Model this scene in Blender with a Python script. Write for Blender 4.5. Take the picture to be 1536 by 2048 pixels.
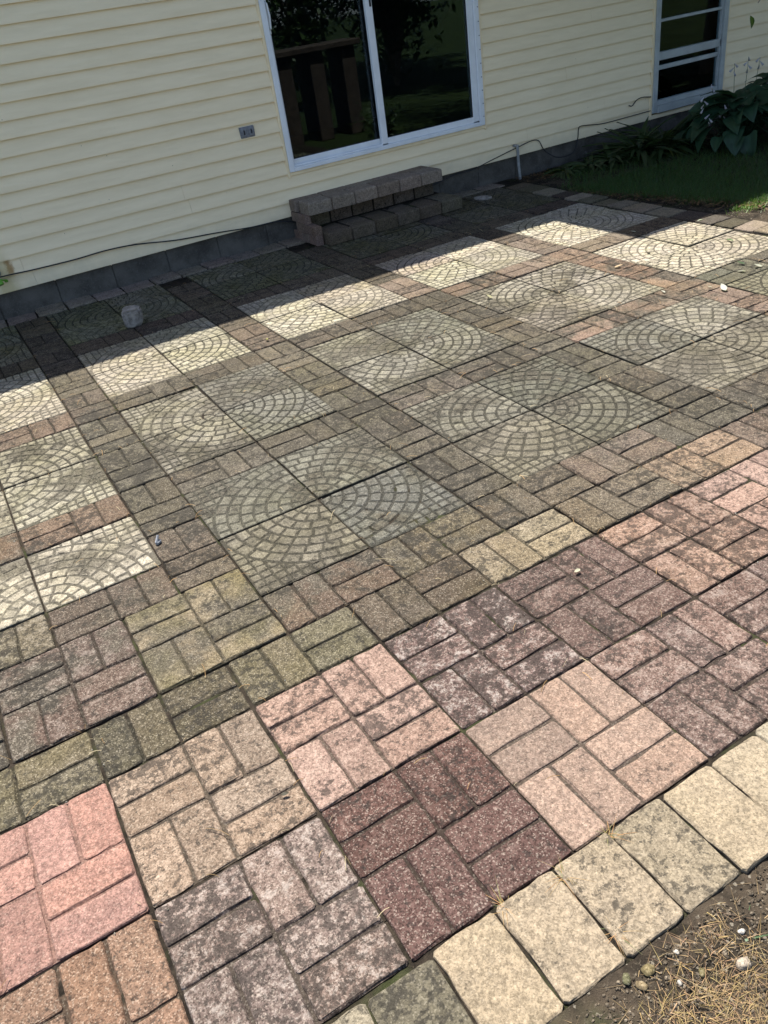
import bpy, bmesh, math, random
from mathutils import Vector, Matrix, noise
R_ = random.Random(7)
for o in list(bpy.data.objects): bpy.data.objects.remove(o, do_unlink=True)
sc = bpy.context.scene
COL = sc.collection
S = 0.4064                       # one 16 inch paving slab
def U(u, v, z=0.0): return Vector((u*S, -v*S, z))     # patio grid -> metres (u along house wall, v away from it)

# ------------------------------------------------------------------ camera
cd = bpy.data.cameras.new('camera'); cam = bpy.data.objects.new('camera', cd); COL.objects.link(cam)
RX, RY, RZ = (0.85566396, -0.50000491, -0.13354506), (-0.37380264, -0.41863585, -0.8276567), (0.35792567, 0.7581155, -0.54511476)
m = Matrix((RX, [-a for a in RY], [-a for a in RZ])).transposed().to_4x4()
m.translation = Vector((-2.17197946*S, -5.97605605*S, 3.85273714*S))
cam.matrix_world = m
cd.sensor_fit = 'VERTICAL'; cd.sensor_height = 24.0; cd.lens = 1596.5/2048*24.0
cd.clip_start = 0.05; cd.clip_end = 500
sc.camera = cam
sc.render.resolution_x, sc.render.resolution_y = 768, 1024
# ------------------------------------------------------------------ sky, sun, exposure
SUN_EL, SUN_AZ = math.radians(68), math.radians(2)
w = bpy.data.worlds.new('World'); sc.world = w; w.use_nodes = True
nt = w.node_tree; bg = nt.nodes['Background']
sky = nt.nodes.new('ShaderNodeTexSky'); sky.sky_type = 'NISHITA'; sky.sun_disc = False
sky.sun_elevation = SUN_EL; sky.sun_rotation = SUN_AZ; sky.air_density = 0.7; sky.dust_density = 1.0; sky.ozone_density = 0.0
nt.links.new(sky.outputs[0], bg.inputs[0]); bg.inputs[1].default_value = 0.115
sd = bpy.data.lights.new('sun', 'SUN'); sd.energy = 5.0; sd.angle = math.radians(0.53); sd.color = (1.0, 0.96, 0.89)
sun = bpy.data.objects.new('sun', sd); COL.objects.link(sun)
sun.rotation_euler = (-(math.pi/2-SUN_EL), 0, -SUN_AZ); sun.location = (0, 4, 9)
sc.view_settings.view_transform = 'Standard'; sc.view_settings.look = 'None'
sc.view_settings.gamma = 1; sc.view_settings.use_curve_mapping = False
sc.view_settings.exposure = 1.66

# ------------------------------------------------------------------ helpers
def lin(c): return tuple((x/255/12.92 if x <= 10 else ((x/255+0.055)/1.055)**2.4) for x in c)
KS = 1/2.95
def P(r, g, b):
    c = lin((r, g, b)); l = .3*c[0]+.6*c[1]+.1*c[2]
    return tuple((x*.78+l*.22)*KS*k for x, k in zip(c, (1.01, .965, .965)))     # photographed sunlit colour -> base colour
def mul(c, k): return tuple(x*k for x in c)
def mix(a, b, t): return tuple(x*(1-t)+y*t for x, y in zip(a, b))

class MB:
    def __init__(s): s.v = []; s.f = []; s.c = []; s.g = []
    def face(s, idx, c=(.5, .5, .5, 0), g=(0, 0, 0, 0)): s.f.append(idx); s.c.append(c); s.g.append(g)
    def add(s, verts, faces, c=(.5, .5, .5, 0), g=(0, 0, 0, 0)):
        b = len(s.v); s.v.extend([tuple(x) for x in verts])
        for f in faces: s.face(tuple(b+i for i in f), c, g)
    def box(s, a, b, c=(.5, .5, .5, 0), g=(0, 0, 0, 0)):
        x0, y0, z0 = a; x1, y1, z1 = b
        s.add([(x0,y0,z0),(x1,y0,z0),(x1,y1,z0),(x0,y1,z0),(x0,y0,z1),(x1,y0,z1),(x1,y1,z1),(x0,y1,z1)],
              [(3,2,1,0),(4,5,6,7),(0,1,5,4),(1,2,6,5),(2,3,7,6),(3,0,4,7)], c, g)
    def bbox(s, a, b, bev=.004, c=(.5, .5, .5, 0)):               # box with chamfered edges
        x0, y0, z0 = a; x1, y1, z1 = b; e = min(bev, (x1-x0)*.4, (y1-y0)*.4, (z1-z0)*.4)
        bm = bmesh.new(); bmesh.ops.create_cube(bm, size=1)
        for q in bm.verts: q.co = Vector(((x0+x1)/2+q.co.x*(x1-x0), (y0+y1)/2+q.co.y*(y1-y0), (z0+z1)/2+q.co.z*(z1-z0)))
        bmesh.ops.bevel(bm, geom=bm.edges[:], offset=e, segments=1, affect='EDGES')
        s.frombm(bm, c); bm.free()
    def frombm(s, bm, c=(.5, .5, .5, 0), g=(0, 0, 0, 0), M=None):
        bm.verts.index_update(); b = len(s.v)
        s.v.extend([tuple(M @ q.co if M else q.co) for q in bm.verts])
        for f in bm.faces: s.face(tuple(b+q.index for q in f.verts), c, g)
    def tube(s, pts, r, n=6, c=(.5, .5, .5, 0), r1=None):
        pts = [Vector(p) for p in pts]; b = len(s.v); k = len(pts)
        for i, p in enumerate(pts):
            t = (pts[min(i+1, k-1)]-pts[max(i-1, 0)]).normalized()
            a = t.orthogonal().normalized() if i == 0 else (a - t*a.dot(t)).normalized()
            q = t.cross(a); rr = r if r1 is None else r+(r1-r)*i/(k-1)
            for j in range(n):
                w_ = 2*math.pi*j/n; s.v.append(tuple(p+(a*math.cos(w_)+q*math.sin(w_))*rr))
        for i in range(k-1):
            for j in range(n): s.face((b+i*n+j, b+i*n+(j+1)%n, b+(i+1)*n+(j+1)%n, b+(i+1)*n+j), c)
        s.face(tuple(b+j for j in reversed(range(n))), c); s.face(tuple(b+(k-1)*n+j for j in range(n)), c)
    def mesh(s, name, mat, smooth=False):
        me = bpy.data.meshes.new(name); me.from_pydata(s.v, [], s.f); me.materials.append(mat)
        for nm, src in (('tint', s.c), ('grime', s.g)):
            a = me.attributes.new(nm, 'FLOAT_COLOR', 'CORNER'); buf = []
            for p, c in zip(s.f, src):
                c4 = tuple(c) if len(c) == 4 else tuple(c)+(0,)
                buf.extend(c4*len(p))
            a.data.foreach_set('color', buf)
        if smooth: me.polygons.foreach_set('use_smooth', [True]*len(me.polygons))
        me.update(); return me
    def build(s, name, mat, parent=None, loc=None, rot=None, smooth=False):
        return link(name, s.mesh(name, mat, smooth), parent, loc, rot)
def link(name, data, parent=None, loc=None, rot=None):
    o = bpy.data.objects.new(name, data); COL.objects.link(o); o.parent = parent
    if loc is not None: o.location = loc
    if rot is not None: o.rotation_euler = rot
    return o
def tag(o, label=None, cat=None, group=None, kind=None):
    if label: o['label'] = label
    if cat: o['category'] = cat
    if group: o['group'] = group
    if kind: o['kind'] = kind
    return o
def empty(name, loc, rz=0):
    o = link(name, None, None, loc, (0, 0, rz)); o.empty_display_size = .1; return o

# ---- node helpers
class NT:
    def __init__(s, name):
        s.m = bpy.data.materials.new(name); s.m.use_nodes = True; s.t = s.m.node_tree; s.b = s.t.nodes['Principled BSDF']
        s.pos = s.t.nodes.new('ShaderNodeNewGeometry').outputs['Position']
    def n(s, typ, **kw):
        x = s.t.nodes.new(typ)
        for k, v in kw.items(): setattr(x, k, v)
        return x
    def put(s, sock, v):
        if hasattr(v, 'is_linked') or isinstance(v, bpy.types.NodeSocket): s.t.links.new(v, sock)
        else:
            if isinstance(v, (tuple, list)) and len(v) == 3 and sock.type == 'RGBA': v = (*v, 1)
            sock.default_value = v
    def noise(s, scale, detail=4, rough=.6, vec=None, off=0, dist=0):
        x = s.n('ShaderNodeTexNoise'); v = vec or s.pos
        if off: v = s.vm('ADD', v, (off, off*1.7, off*.3))
        s.put(x.inputs['Vector'], v); x.inputs['Scale'].default_value = scale; x.inputs['Detail'].default_value = detail
        x.inputs['Roughness'].default_value = rough; x.inputs['Distortion'].default_value = dist
        return x.outputs['Fac']
    def vor(s, scale, out='Color', vec=None):
        x = s.n('ShaderNodeTexVoronoi'); s.put(x.inputs['Vector'], vec or s.pos); x.inputs['Scale'].default_value = scale
        return x.outputs[out]
    def vm(s, op, a, b):
        x = s.n('ShaderNodeVectorMath', operation=op); s.put(x.inputs[0], a); s.put(x.inputs[1], b); return x.outputs[0]
    def ma(s, op, a, b=0.0, c=0.0, clamp=False):
        x = s.n('ShaderNodeMath', operation=op, use_clamp=clamp)
        s.put(x.inputs[0], a); s.put(x.inputs[1], b)
        if op in ('MULTIPLY_ADD',): s.put(x.inputs[2], c)
        return x.outputs[0]
    def step(s, v, lo, hi, a=0.0, b=1.0):
        x = s.n('ShaderNodeMapRange', interpolation_type='SMOOTHSTEP')
        for i, q in enumerate((v, lo, hi, a, b)): s.put(x.inputs[i], q)
        return x.outputs[0]
    def mix(s, f, a, b, mode='MIX'):
        x = s.n('ShaderNodeMix', data_type='RGBA', blend_type=mode); x.clamp_factor = True
        s.put(x.inputs[0], f); s.put(x.inputs[6], a); s.put(x.inputs[7], b); return x.outputs[2]
    def attr(s, name):
        x = s.n('ShaderNodeAttribute', attribute_name=name); return x.outputs['Color'], x.outputs['Alpha']
    def sep(s, v):
        x = s.n('ShaderNodeSeparateXYZ'); s.put(x.inputs[0], v); return x.outputs
    def bump(s, h, strength=.5, dist=.002):
        x = s.n('ShaderNodeBump'); x.inputs['Strength'].default_value = strength; x.inputs['Distance'].default_value = dist
        s.put(x.inputs['Height'], h); s.t.links.new(x.outputs[0], s.b.inputs['Normal'])
    def out(s, col, rough=.9, spec=.2):
        s.put(s.b.inputs['Base Color'], col); s.put(s.b.inputs['Roughness'], rough); s.b.inputs['Specular IOR Level'].default_value = spec
        return s.m

def mat_concrete(name='weathered_concrete', cell=330.0):
    t = NT(name); col, lich = t.attr('tint'); gr, film = t.attr('grime'); g = t.sep(gr)   # g0 moss, g1 speckle, g2 pale bloom, alpha grey film
    big = t.noise(3.1, 4, .62, off=3); mid = t.noise(17, 5, .78, off=11); fine = t.noise(95, 3, .8, off=5)
    c = t.mix(1.0, col, t.mix(t.step(mid, .32, .68), (1.12, 1.11, 1.08), (.86, .86, .86)), 'MULTIPLY')
    # grey-olive dirt film that drifts across neighbouring slabs
    fm = t.ma('ADD', t.ma('MULTIPLY', big, .72), t.ma('ADD', t.ma('MULTIPLY', mid, .20), t.ma('MULTIPLY', fine, .08)))
    fthr = t.ma('MULTIPLY_ADD', film, -.34, .66)
    ff = t.ma('MULTIPLY', t.step(fm, fthr, t.ma('ADD', fthr, .11)), t.ma('MINIMUM', t.ma('MULTIPLY', film, 2.0), .84))
    c = t.mix(ff, c, FILM)
    c = t.mix(1.0, c, t.mix(t.step(fine, .28, .72), (.60, .60, .60), (1.32, 1.32, 1.32)), 'MULTIPLY')
    # aggregate
    cellv = t.sep(t.vor(cell))
    lightf = t.ma('MULTIPLY', t.step(cellv[0], .78, .92), t.ma('MULTIPLY_ADD', g[1], .55, .22))
    c = t.mix(lightf, c, t.mix(.5, t.mix(1.0, c, (2.0, 1.95, 1.85), 'MULTIPLY'), (.185, .168, .140)))
    c = t.mix(t.ma('MULTIPLY', t.step(cellv[1], .66, .84), t.ma('MULTIPLY_ADD', g[1], .45, .32)), c, t.mix(1.0, c, (.36, .35, .33), 'MULTIPLY'))
    # pale bloom
    bl = t.ma('MULTIPLY', t.step(t.ma('ADD', t.ma('MULTIPLY', t.ma('SUBTRACT', 1.0, mid), .8), t.ma('MULTIPLY', fine, .6)), .70, .86), g[2])
    c = t.mix(t.ma('MULTIPLY', bl, .6), c, (.23, .208, .184))
    # moss film
    mo = t.ma('MULTIPLY', t.step(t.ma('ADD', t.noise(5, 3, .6, off=47), t.ma('MULTIPLY', mid, .3)), .52, .85), g[0])
    c = t.mix(t.ma('MULTIPLY', mo, .62), c, t.mix(1.0, c, (.80, .80, .40), 'MULTIPLY'))
    # dark lichen crust, threshold by amount
    s_ = t.ma('ADD', t.ma('MULTIPLY', mid, .48), t.ma('MULTIPLY', t.noise(50, 4, .72, off=23), .52))
    thr = t.ma('SUBTRACT', t.ma('MULTIPLY_ADD', lich, -.27, .635), t.ma('MULTIPLY', ff, .055))
    lm = t.step(s_, thr, t.ma('ADD', thr, .045))
    lm = t.ma('MULTIPLY', lm, t.ma('MINIMUM', t.ma('MULTIPLY', lich, 3.0), .85))
    c = t.mix(lm, c, t.mix(.26, (.0115, .0105, .009), c))
    hgt = t.ma('ADD', t.ma('MULTIPLY', cellv[2], .6), t.ma('MULTIPLY', fine, 1.0))
    t.bump(hgt, .8, .0022)
    return t.out(c, .93, .12)
FILM = P(112, 106, 88)
M_CON = mat_concrete()

def mat_simple(name, col, rough=.6, spec=.3, var=.12, scale=20, bump=0, bscale=80, metal=0):
    t = NT(name); n = t.noise(scale, 5, .6)
    c = t.mix(t.step(n, .3, .7), mul(col, 1-var), mul(col, 1+var))
    if bump: t.bump(t.noise(bscale, 4, .7), .6, bump)
    t.b.inputs['Metallic'].default_value = metal
    return t.out(c, rough, spec)

def mat_dirt():
    t = NT('joint_dirt'); n = t.noise(22, 6, .7); f = t.noise(240, 3, .7)
    c = t.mix(t.step(n, .35, .7), (.010, .008, .006), (.032, .025, .018))
    c = t.mix(t.ma('MULTIPLY', t.step(t.noise(6, 4, .6, off=9), .5, .7), .55), c, (.035, .045, .014))
    c = t.mix(t.step(f, .62, .72), c, (.07, .055, .038))
    t.bump(t.ma('ADD', n, f), 1.0, .006); return t.out(c, 1, .1)
M_DIRT = mat_dirt()

def mat_soil():
    t = NT('soil'); n = t.noise(7, 6, .7); f = t.noise(120, 5, .75); v = t.sep(t.vor(160))
    c = t.mix(t.step(n, .35, .68), (.014, .0115, .0085), (.055, .042, .029))
    c = t.mix(t.step(f, .55, .7), c, (.085, .070, .050)); c = t.mix(t.step(v[0], .95, .98), c, (.15, .13, .10))
    c = t.mix(t.ma('MULTIPLY', t.step(t.noise(3.4, 4, .6, off=4), .5, .66), .5), c, (.030, .036, .015))
    t.bump(t.ma('ADD', f, t.ma('MULTIPLY', n, 2.)), 1.0, .008); return t.out(c, 1, .1)
M_SOIL = mat_soil()

def mat_ground():
    t = NT('lawn_ground'); n = t.noise(1.3, 6, .65); f = t.noise(60, 5, .7)
    c = t.mix(t.step(n, .35, .65), (.012, .022, .006), (.024, .038, .010)); c = t.mix(t.step(f, .5, .75), c, (.036, .048, .016))
    t.bump(f, 1, .02); return t.out(c, 1, .1)
M_GROUND = mat_ground()

def mat_siding():
    t = NT('cream_vinyl_siding'); p = t.sep(t.pos)
    st = t.vm('MULTIPLY', t.pos, (1.2, 1, 9)); n = t.noise(2.2, 5, .6, vec=st); f = t.noise(30, 6, .7)
    c = t.mix(t.step(n, .3, .7), (.755, .61, .385), (.815, .665, .43))
    c = t.mix(t.ma('MULTIPLY', t.step(f, .62, .8), .25), c, (.42, .38, .25))
    sp = t.sep(t.vor(14)); spd = t.vor(14, 'Distance')                   # sparse specks
    c = t.mix(t.ma('MULTIPLY', t.step(spd, .05, .02), t.step(sp[0], .80, .84)), c, (.09, .075, .05))
    # splash dirt low on the wall, with drips
    low = t.step(t.ma('ADD', p[2], t.ma('MULTIPLY', t.noise(9, 5, .7, off=6), .22)), .44, .20)
    c = t.mix(t.ma('MULTIPLY', low, .5), c, (.42, .37, .25))
    # rust run beside the faucet
    dx = t.ma('ABSOLUTE', t.ma('SUBTRACT', p[0], -1.235*S)); ru = t.ma('ADD', t.ma('MULTIPLY', dx, 22), t.ma('MULTIPLY', t.noise(28, 5, .7, off=2), 1.2))
    rz = t.ma('MULTIPLY', t.step(p[2], .385, .36), t.step(p[2], .26, .30))
    c = t.mix(t.ma('MULTIPLY', t.step(ru, 1.35, .75), t.ma('MULTIPLY', rz, .9)), c, (.28, .115, .03))
    dx2 = t.ma('ABSOLUTE', t.ma('SUBTRACT', p[0], -1.36*S)); ru2 = t.ma('ADD', t.ma('MULTIPLY', dx2, 12), t.noise(20, 5, .7, off=8))
    c = t.mix(t.ma('MULTIPLY', t.step(ru2, 1.7, .8), t.ma('MULTIPLY', t.step(p[2], .5, .3), .55)), c, (.38, .30, .11))
    t.bump(t.ma('ADD', t.noise(3.5, 2, .5, vec=st), t.ma('MULTIPLY', t.noise(150, 3, .6), .04)), .5, .006)
    return t.out(c, .55, .3)
M_SIDE = mat_siding()
def mat_foundation():
    t = NT('foundation_block'); n = t.noise(5, 6, .65); f = t.noise(90, 5, .7)
    c = t.mix(t.step(n, .3, .7), (.050, .045, .038), (.105, .096, .082)); c = t.mix(t.ma('MULTIPLY', t.step(f, .5, .7), .4), c, (.13, .125, .115))
    c = t.mix(t.ma('MULTIPLY', t.step(t.noise(11, 6, .7, off=3), .58, .75), .5), c, (.16, .155, .145))
    t.bump(f, .8, .003); return t.out(c, .95, .1)
M_FND = mat_foundation()
M_WHITE = mat_simple('white_vinyl_frame', (.66, .665, .66), .35, .4, .06, 6)
M_TRIM = mat_simple('cream_trim', (.78, .62, .38), .5, .3, .08, 6)
M_GREYW = mat_simple('grey_white_aluminium', (.33, .35, .34), .45, .4, .12, 8)
M_BLACK = mat_simple('black_rubber', (.018, .018, .02), .5, .3)
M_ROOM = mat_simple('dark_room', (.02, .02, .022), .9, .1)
M_PVC = mat_simple('grey_pipe', (.24, .24, .225), .5, .4, .2, 30)
M_METAL = mat_simple('dull_grey_metal', (.16, .165, .175), .45, .5, .25, 60)
M_DARKWOOD = mat_simple('dark_stained_wood', (.055, .042, .032), .8, .2, .3, 14)
M_WOOD = mat_simple('weathered_wood', (.20, .155, .11), .8, .2, .3, 14)
M_ROOF = mat_simple('roof_shingle', (.07, .065, .06), .95, .1, .3, 30, .004)
M_SOFFIT = mat_simple('cream_soffit', (.60, .55, .38), .6, .2, .05)
M_STONE = mat_simple('field_stone', (.20, .178, .152), .9, .1, .4, 30, .006, 90)
M_LIME = mat_simple('lime_green_plastic', (.10, .26, .02), .5, .3)
def mat_leaf(name, a, b, rough=.45, trans=.25):
    t = NT(name); col, _ = t.attr('tint'); oi = t.n('ShaderNodeObjectInfo').outputs['Random']
    c = t.mix(t.noise(9, 4, .6), a, b); c = t.mix(t.ma('MULTIPLY', oi, .45), c, mul(b, 1.25)); c = t.mix(1.0, c, col, 'MULTIPLY')
    t.put(t.b.inputs['Base Color'], c); t.b.inputs['Roughness'].default_value = rough; t.b.inputs['Specular IOR Level'].default_value = .35
    tr = t.n('ShaderNodeBsdfTranslucent'); t.put(tr.inputs['Color'], t.mix(1.0, c, (1.3, 1.4, .7), 'MULTIPLY'))
    mx = t.n('ShaderNodeMixShader'); mx.inputs[0].default_value = trans
    t.t.links.new(t.b.outputs[0], mx.inputs[1]); t.t.links.new(tr.outputs[0], mx.inputs[2])
    t.t.links.new(mx.outputs[0], t.t.nodes['Material Output'].inputs['Surface']); return t.m
W4 = (1, 1, 1, 0)
M_HOSTA = mat_leaf('hosta_leaf', (.012, .038, .020), (.026, .062, .027), .5)
M_STRAP = mat_leaf('strap_leaf', (.015, .036, .011), (.034, .054, .016), .5)
M_BUSH = mat_leaf('bush_leaf', (.018, .042, .009), (.042, .075, .018), .5)
M_GRASS = mat_leaf('grass_blade', (.016, .048, .011), (.034, .082, .018), .5, .3)
M_DRY = mat_leaf('dry_straw', (.19, .15, .085), (.29, .24, .15), .8, .2)
M_PALE = mat_leaf('pale_fallen_leaf', (.24, .245, .19), (.30, .295, .25), .7, .3)
M_LILAC = mat_leaf('lilac_petal', (.40, .37, .45), (.48, .45, .52), .6, .4)
def mat_glass():
    t = NT('window_glass'); n = t.t.nodes
    gl = n.new('ShaderNodeBsdfGlossy'); gl.inputs['Roughness'].default_value = .0; gl.inputs['Color'].default_value = (.9, .97, 1, 1)
    tr = n.new('ShaderNodeBsdfTransparent'); tr.inputs['Color'].default_value = (.72, .78, .80, 1)
    fr = n.new('ShaderNodeFresnel'); fr.inputs['IOR'].default_value = 1.46
    mx = n.new('ShaderNodeMixShader'); t.t.links.new(fr.outputs[0], mx.inputs[0]); t.t.links.new(tr.outputs[0], mx.inputs[1]); t.t.links.new(gl.outputs[0], mx.inputs[2])
    t.t.links.new(mx.outputs[0], n['Material Output'].inputs['Surface']); return t.m
M_GLASS = mat_glass()

# ------------------------------------------------------------------ the ground
g = MB(); g.add([(-60, -60, -.06), (60, -60, -.06), (60, 60, -.06), (-60, 60, -.06)], [(0, 1, 2, 3)])
tag(g.build('ground', M_GROUND), 'green lawn ground around the house and patio', 'ground', kind='structure')

def relief_sheet(x0, x1, y0, y1, step, fz):
    nx, ny = int((x1-x0)/step)+1, int((y1-y0)/step)+1; b = MB()
    for j in range(ny+1):
        for i in range(nx+1):
            x, y = x0+(x1-x0)*i/nx, y0+(y1-y0)*j/ny; b.v.append((x, y, fz(x, y)))
    for j in range(ny):
        for i in range(nx): b.face((j*(nx+1)+i, j*(nx+1)+i+1, (j+1)*(nx+1)+i+1, (j+1)*(nx+1)+i))
    return b
def soilz(x, y): return -.011+.016*noise.noise((x*4, y*4, 0))+.009*noise.noise((x*17, y*17, 3))+.005*noise.noise((x*55, y*55, 5))
so = relief_sheet(-2.2*S, 2.6*S, -7.2*S, -4.62*S, .012, soilz).build('soil_bed', M_SOIL, smooth=True)
tag(so, 'bare dark soil with dry straw beside the pale edging stones', 'soil', kind='structure')
def bedz(x, y): return -.02+.012*noise.noise((x*5, y*5, 1))+.008*noise.noise((x*30, y*30, 3))
mu = relief_sheet(8.5*S, 17*S, 1.5*S, 9.0*S, .03, bedz).build('planting_bed', M_SOIL, smooth=True)
tag(mu, 'brown mulch and soil bed along the foundation and patio edge', 'soil', kind='structure')

# ------------------------------------------------------------------ patio
patio = empty('patio', (0, 0, 0))
tag(patio, 'patio of weathered basketweave and fan patterned paving slabs', 'patio', kind='structure')
fillb = relief_sheet(-4.6*S, 9.2*S, -4.66*S, 9.05*S, .022, lambda x, y: -.0095+.0045*noise.noise((x*9, y*9, 1))+.005*noise.noise((x*40, y*40, 2)))
tag(fillb.build('joint_fill', M_DIRT, patio, smooth=True), kind='stuff')

def inset(poly, d):
    n = len(poly); out = []
    for i in range(n):
        a, b, c = poly[i-1], poly[i], poly[(i+1) % n]
        e1 = (b[0]-a[0], b[1]-a[1]); e2 = (c[0]-b[0], c[1]-b[1])
        l1 = math.hypot(*e1) or 1e-9; l2 = math.hypot(*e2) or 1e-9
        n1 = (-e1[1]/l1, e1[0]/l1); n2 = (-e2[1]/l2, e2[0]/l2); k = max(.35, 1+n1[0]*n2[0]+n1[1]*n2[1])
        out.append((b[0]+d*(n1[0]+n2[0])/k, b[1]+d*(n1[1]+n2[1])/k))
    return out
def soft_rect(x0, y0, x1, y1, ch, rng, jit=.0012, seg=2):
    pts = []
    cs = [(x0, y0), (x1, y0), (x1, y1), (x0, y1)]
    for i in range(4):
        a, b = cs[i], cs[(i+1) % 4]; L = math.hypot(b[0]-a[0], b[1]-a[1]); dx, dy = (b[0]-a[0])/L, (b[1]-a[1])/L
        k = ch*rng.uniform(.7, 1.4)
        cj = min(jit, .0005)
        pts.append((a[0]+dx*k+rng.gauss(0, cj), a[1]+dy*k+rng.gauss(0, cj)))
        for s_ in range(1, seg): pts.append((a[0]+dx*(k+(L-2*k)*s_/seg)+rng.gauss(0, jit), a[1]+dy*(k+(L-2*k)*s_/seg)+rng.gauss(0, jit)))
        pts.append((b[0]-dx*k+rng.gauss(0, cj), b[1]-dy*k+rng.gauss(0, cj)))
    return pts
def pad(mb, poly, zb, zt, bev, c, g, rng, jit=.0009, M=None):
    """raised stone: rolled edge, slightly uneven top"""
    n = len(poly); h = zt-zb; q = inset(poly, bev*.38); r = inset(poly, bev)
    b = len(mb.v); tz = rng.gauss(0, .0006)
    vs = [(x, y, zb) for x, y in poly]+[(x+rng.gauss(0, jit), y+rng.gauss(0, jit), zb+h*.68) for x, y in q]+[(x+rng.gauss(0, jit), y+rng.gauss(0, jit), zt+tz) for x, y in r]
    if M: vs = [tuple(M @ Vector(p)) for p in vs]
    mb.v.extend(vs)
    for k in range(2):
        for i in range(n): mb.face((b+k*n+i, b+k*n+(i+1) % n, b+(k+1)*n+(i+1) % n, b+(k+1)*n+i), c, g)
    mb.face(tuple(b+2*n+i for i in range(n)), c, g)

slabs = []       # dict(u0,v0,u1,v1,kind,tint,groove,lich,moss,speck,bloom, ...)
def slab(u0, v0, u1, v1, kind, rgb, lich=.2, moss=.2, speck=.8, bloom=.0, first='H', quad=0, groove=None, deep=1.0, lift=None):
    if kind == 'fan':
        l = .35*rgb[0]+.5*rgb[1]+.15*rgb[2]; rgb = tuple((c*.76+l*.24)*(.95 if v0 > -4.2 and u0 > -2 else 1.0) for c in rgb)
    slabs.append(dict(r=(u0, v0, u1, v1), kind=kind, tint=P(*rgb), lich=lich, moss=moss, speck=speck, bloom=bloom, first=first, quad=quad,
                      groove=groove, deep=deep, lift=lift))
def vary(rgb, k, rng=R_):
    d = rng.uniform(-k, k); return tuple(max(10, min(250, c+d+rng.uniform(-k*.35, k*.35))) for c in rgb)
BRN = (114, 106, 86); RST = (148, 124, 98); OLV = (132, 122, 88); DRB = (116, 88, 76); MVE = (138, 114, 101)
CC = 2.5133
# --- the two rows of full slabs and the edge rows nearest the camera
F2 = {-4.5: ((190, 140, 120), .15, 0, .4, 0), -3.5: ((192, 143, 124), .12, 0, .35, 0), -2.5: ((172, 148, 122), .35, .05, .7, .2), -1.5: ((188, 154, 134), .42, .05, .5, .2),
      -.5: ((140, 112, 101), .52, 0, .9, .9), .5: ((130, 103, 90), .34, 0, .9, .25), 1.5: ((172, 138, 116), .46, .2, .7, .3), 2.5: ((192, 156, 136), .37, .1, .6, .2),
      3.5: ((170, 140, 118), .5, .2, .7, .2), 4.5: ((160, 130, 110), .4, .2, .7, .2)}
F3 = {-4.5: ((190, 140, 120), .1, 0, .4, 0), -3.5: ((164, 128, 100), .34, .1, .8, 0), -2.5: ((152, 130, 116), .46, 0, .8, .7), -1.5: ((118, 86, 75), .30, 0, 1, .12),
      -.5: ((180, 152, 130), .10, 0, .45, 0), .5: ((150, 122, 108), .40, 0, .9, .4), 1.5: ((146, 118, 104), .42, 0, .9, .5), 2.5: ((160, 130, 112), .4, 0, .9, .3), 3.5: ((150, 124, 108), .4, 0, .9, .3)}
for D, v0, v1 in ((F2, 2.05, 3.055), (F3, 3.055, 4.065)):
    for u0, (rgb, li, mo, sp, bl) in D.items():
        gv = mix(P(*rgb), (.014, .0125, .009), .35 if rgb[0] > 190 and li < .2 else .76)
        slab(u0, v0, u0+1.0, v1, 'weave', rgb, li, mo, sp, bl, 'H', groove=gv, deep=.7 if li < .2 else 1)
F1 = {-4.5: OLV, -3.5: (128, 119, 92), -2.5: (112, 104, 82), -1.5: (124, 116, 88), -.5: (108, 96, 78), 0.5: (166, 151, 120), 1.5: (136, 122, 98), 2.5: (168, 143, 114), 3.5: (130, 112, 94), 4.5: (126, 112, 95), 5.5: BRN}
for u0, rgb in F1.items(): slab(u0, 1.53, u0+1, 2.05, 'weave', rgb, .36, .5 if u0 < 0 else .25, .95, .05, 'V')
F0 = {-1: (124, 104, 84), 0: (120, 109, 82), 1: (116, 105, 84), 2: (130, 114, 97), 3: (106, 100, 84), 4: (112, 104, 88), 5: (118, 106, 90), 6: BRN}
for u0, rgb in F0.items(): slab(u0, 1.0, u0+1, 1.53, 'weave', rgb, .36, .3, .95, .05, 'V')
slab(-2, .5133, -1, 1.53, 'weave', (150, 137, 106), .16, .8, .8, .05, 'H'); slab(-3, .5133, -2, 1.53, 'weave', (126, 104, 90), .26, .05, .95, .3, 'H')
slab(-4, .5133, -3, 1.53, 'weave', (124, 108, 90), .3, .1, .95, .4, 'H')
slab(-2.5133, 0, -1.5133, .5133, 'weave', (114, 99, 82), .24, .2, .9, .05, 'H'); slab(-3.5133, 0, -2.5133, .5133, 'weave', (132, 122, 96), .35, .3, .8, .3, 'H')
slab(-4.5133, 0, -3.5133, .5133, 'weave', BRN, .35, .3, .8, .3, 'H')
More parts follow.
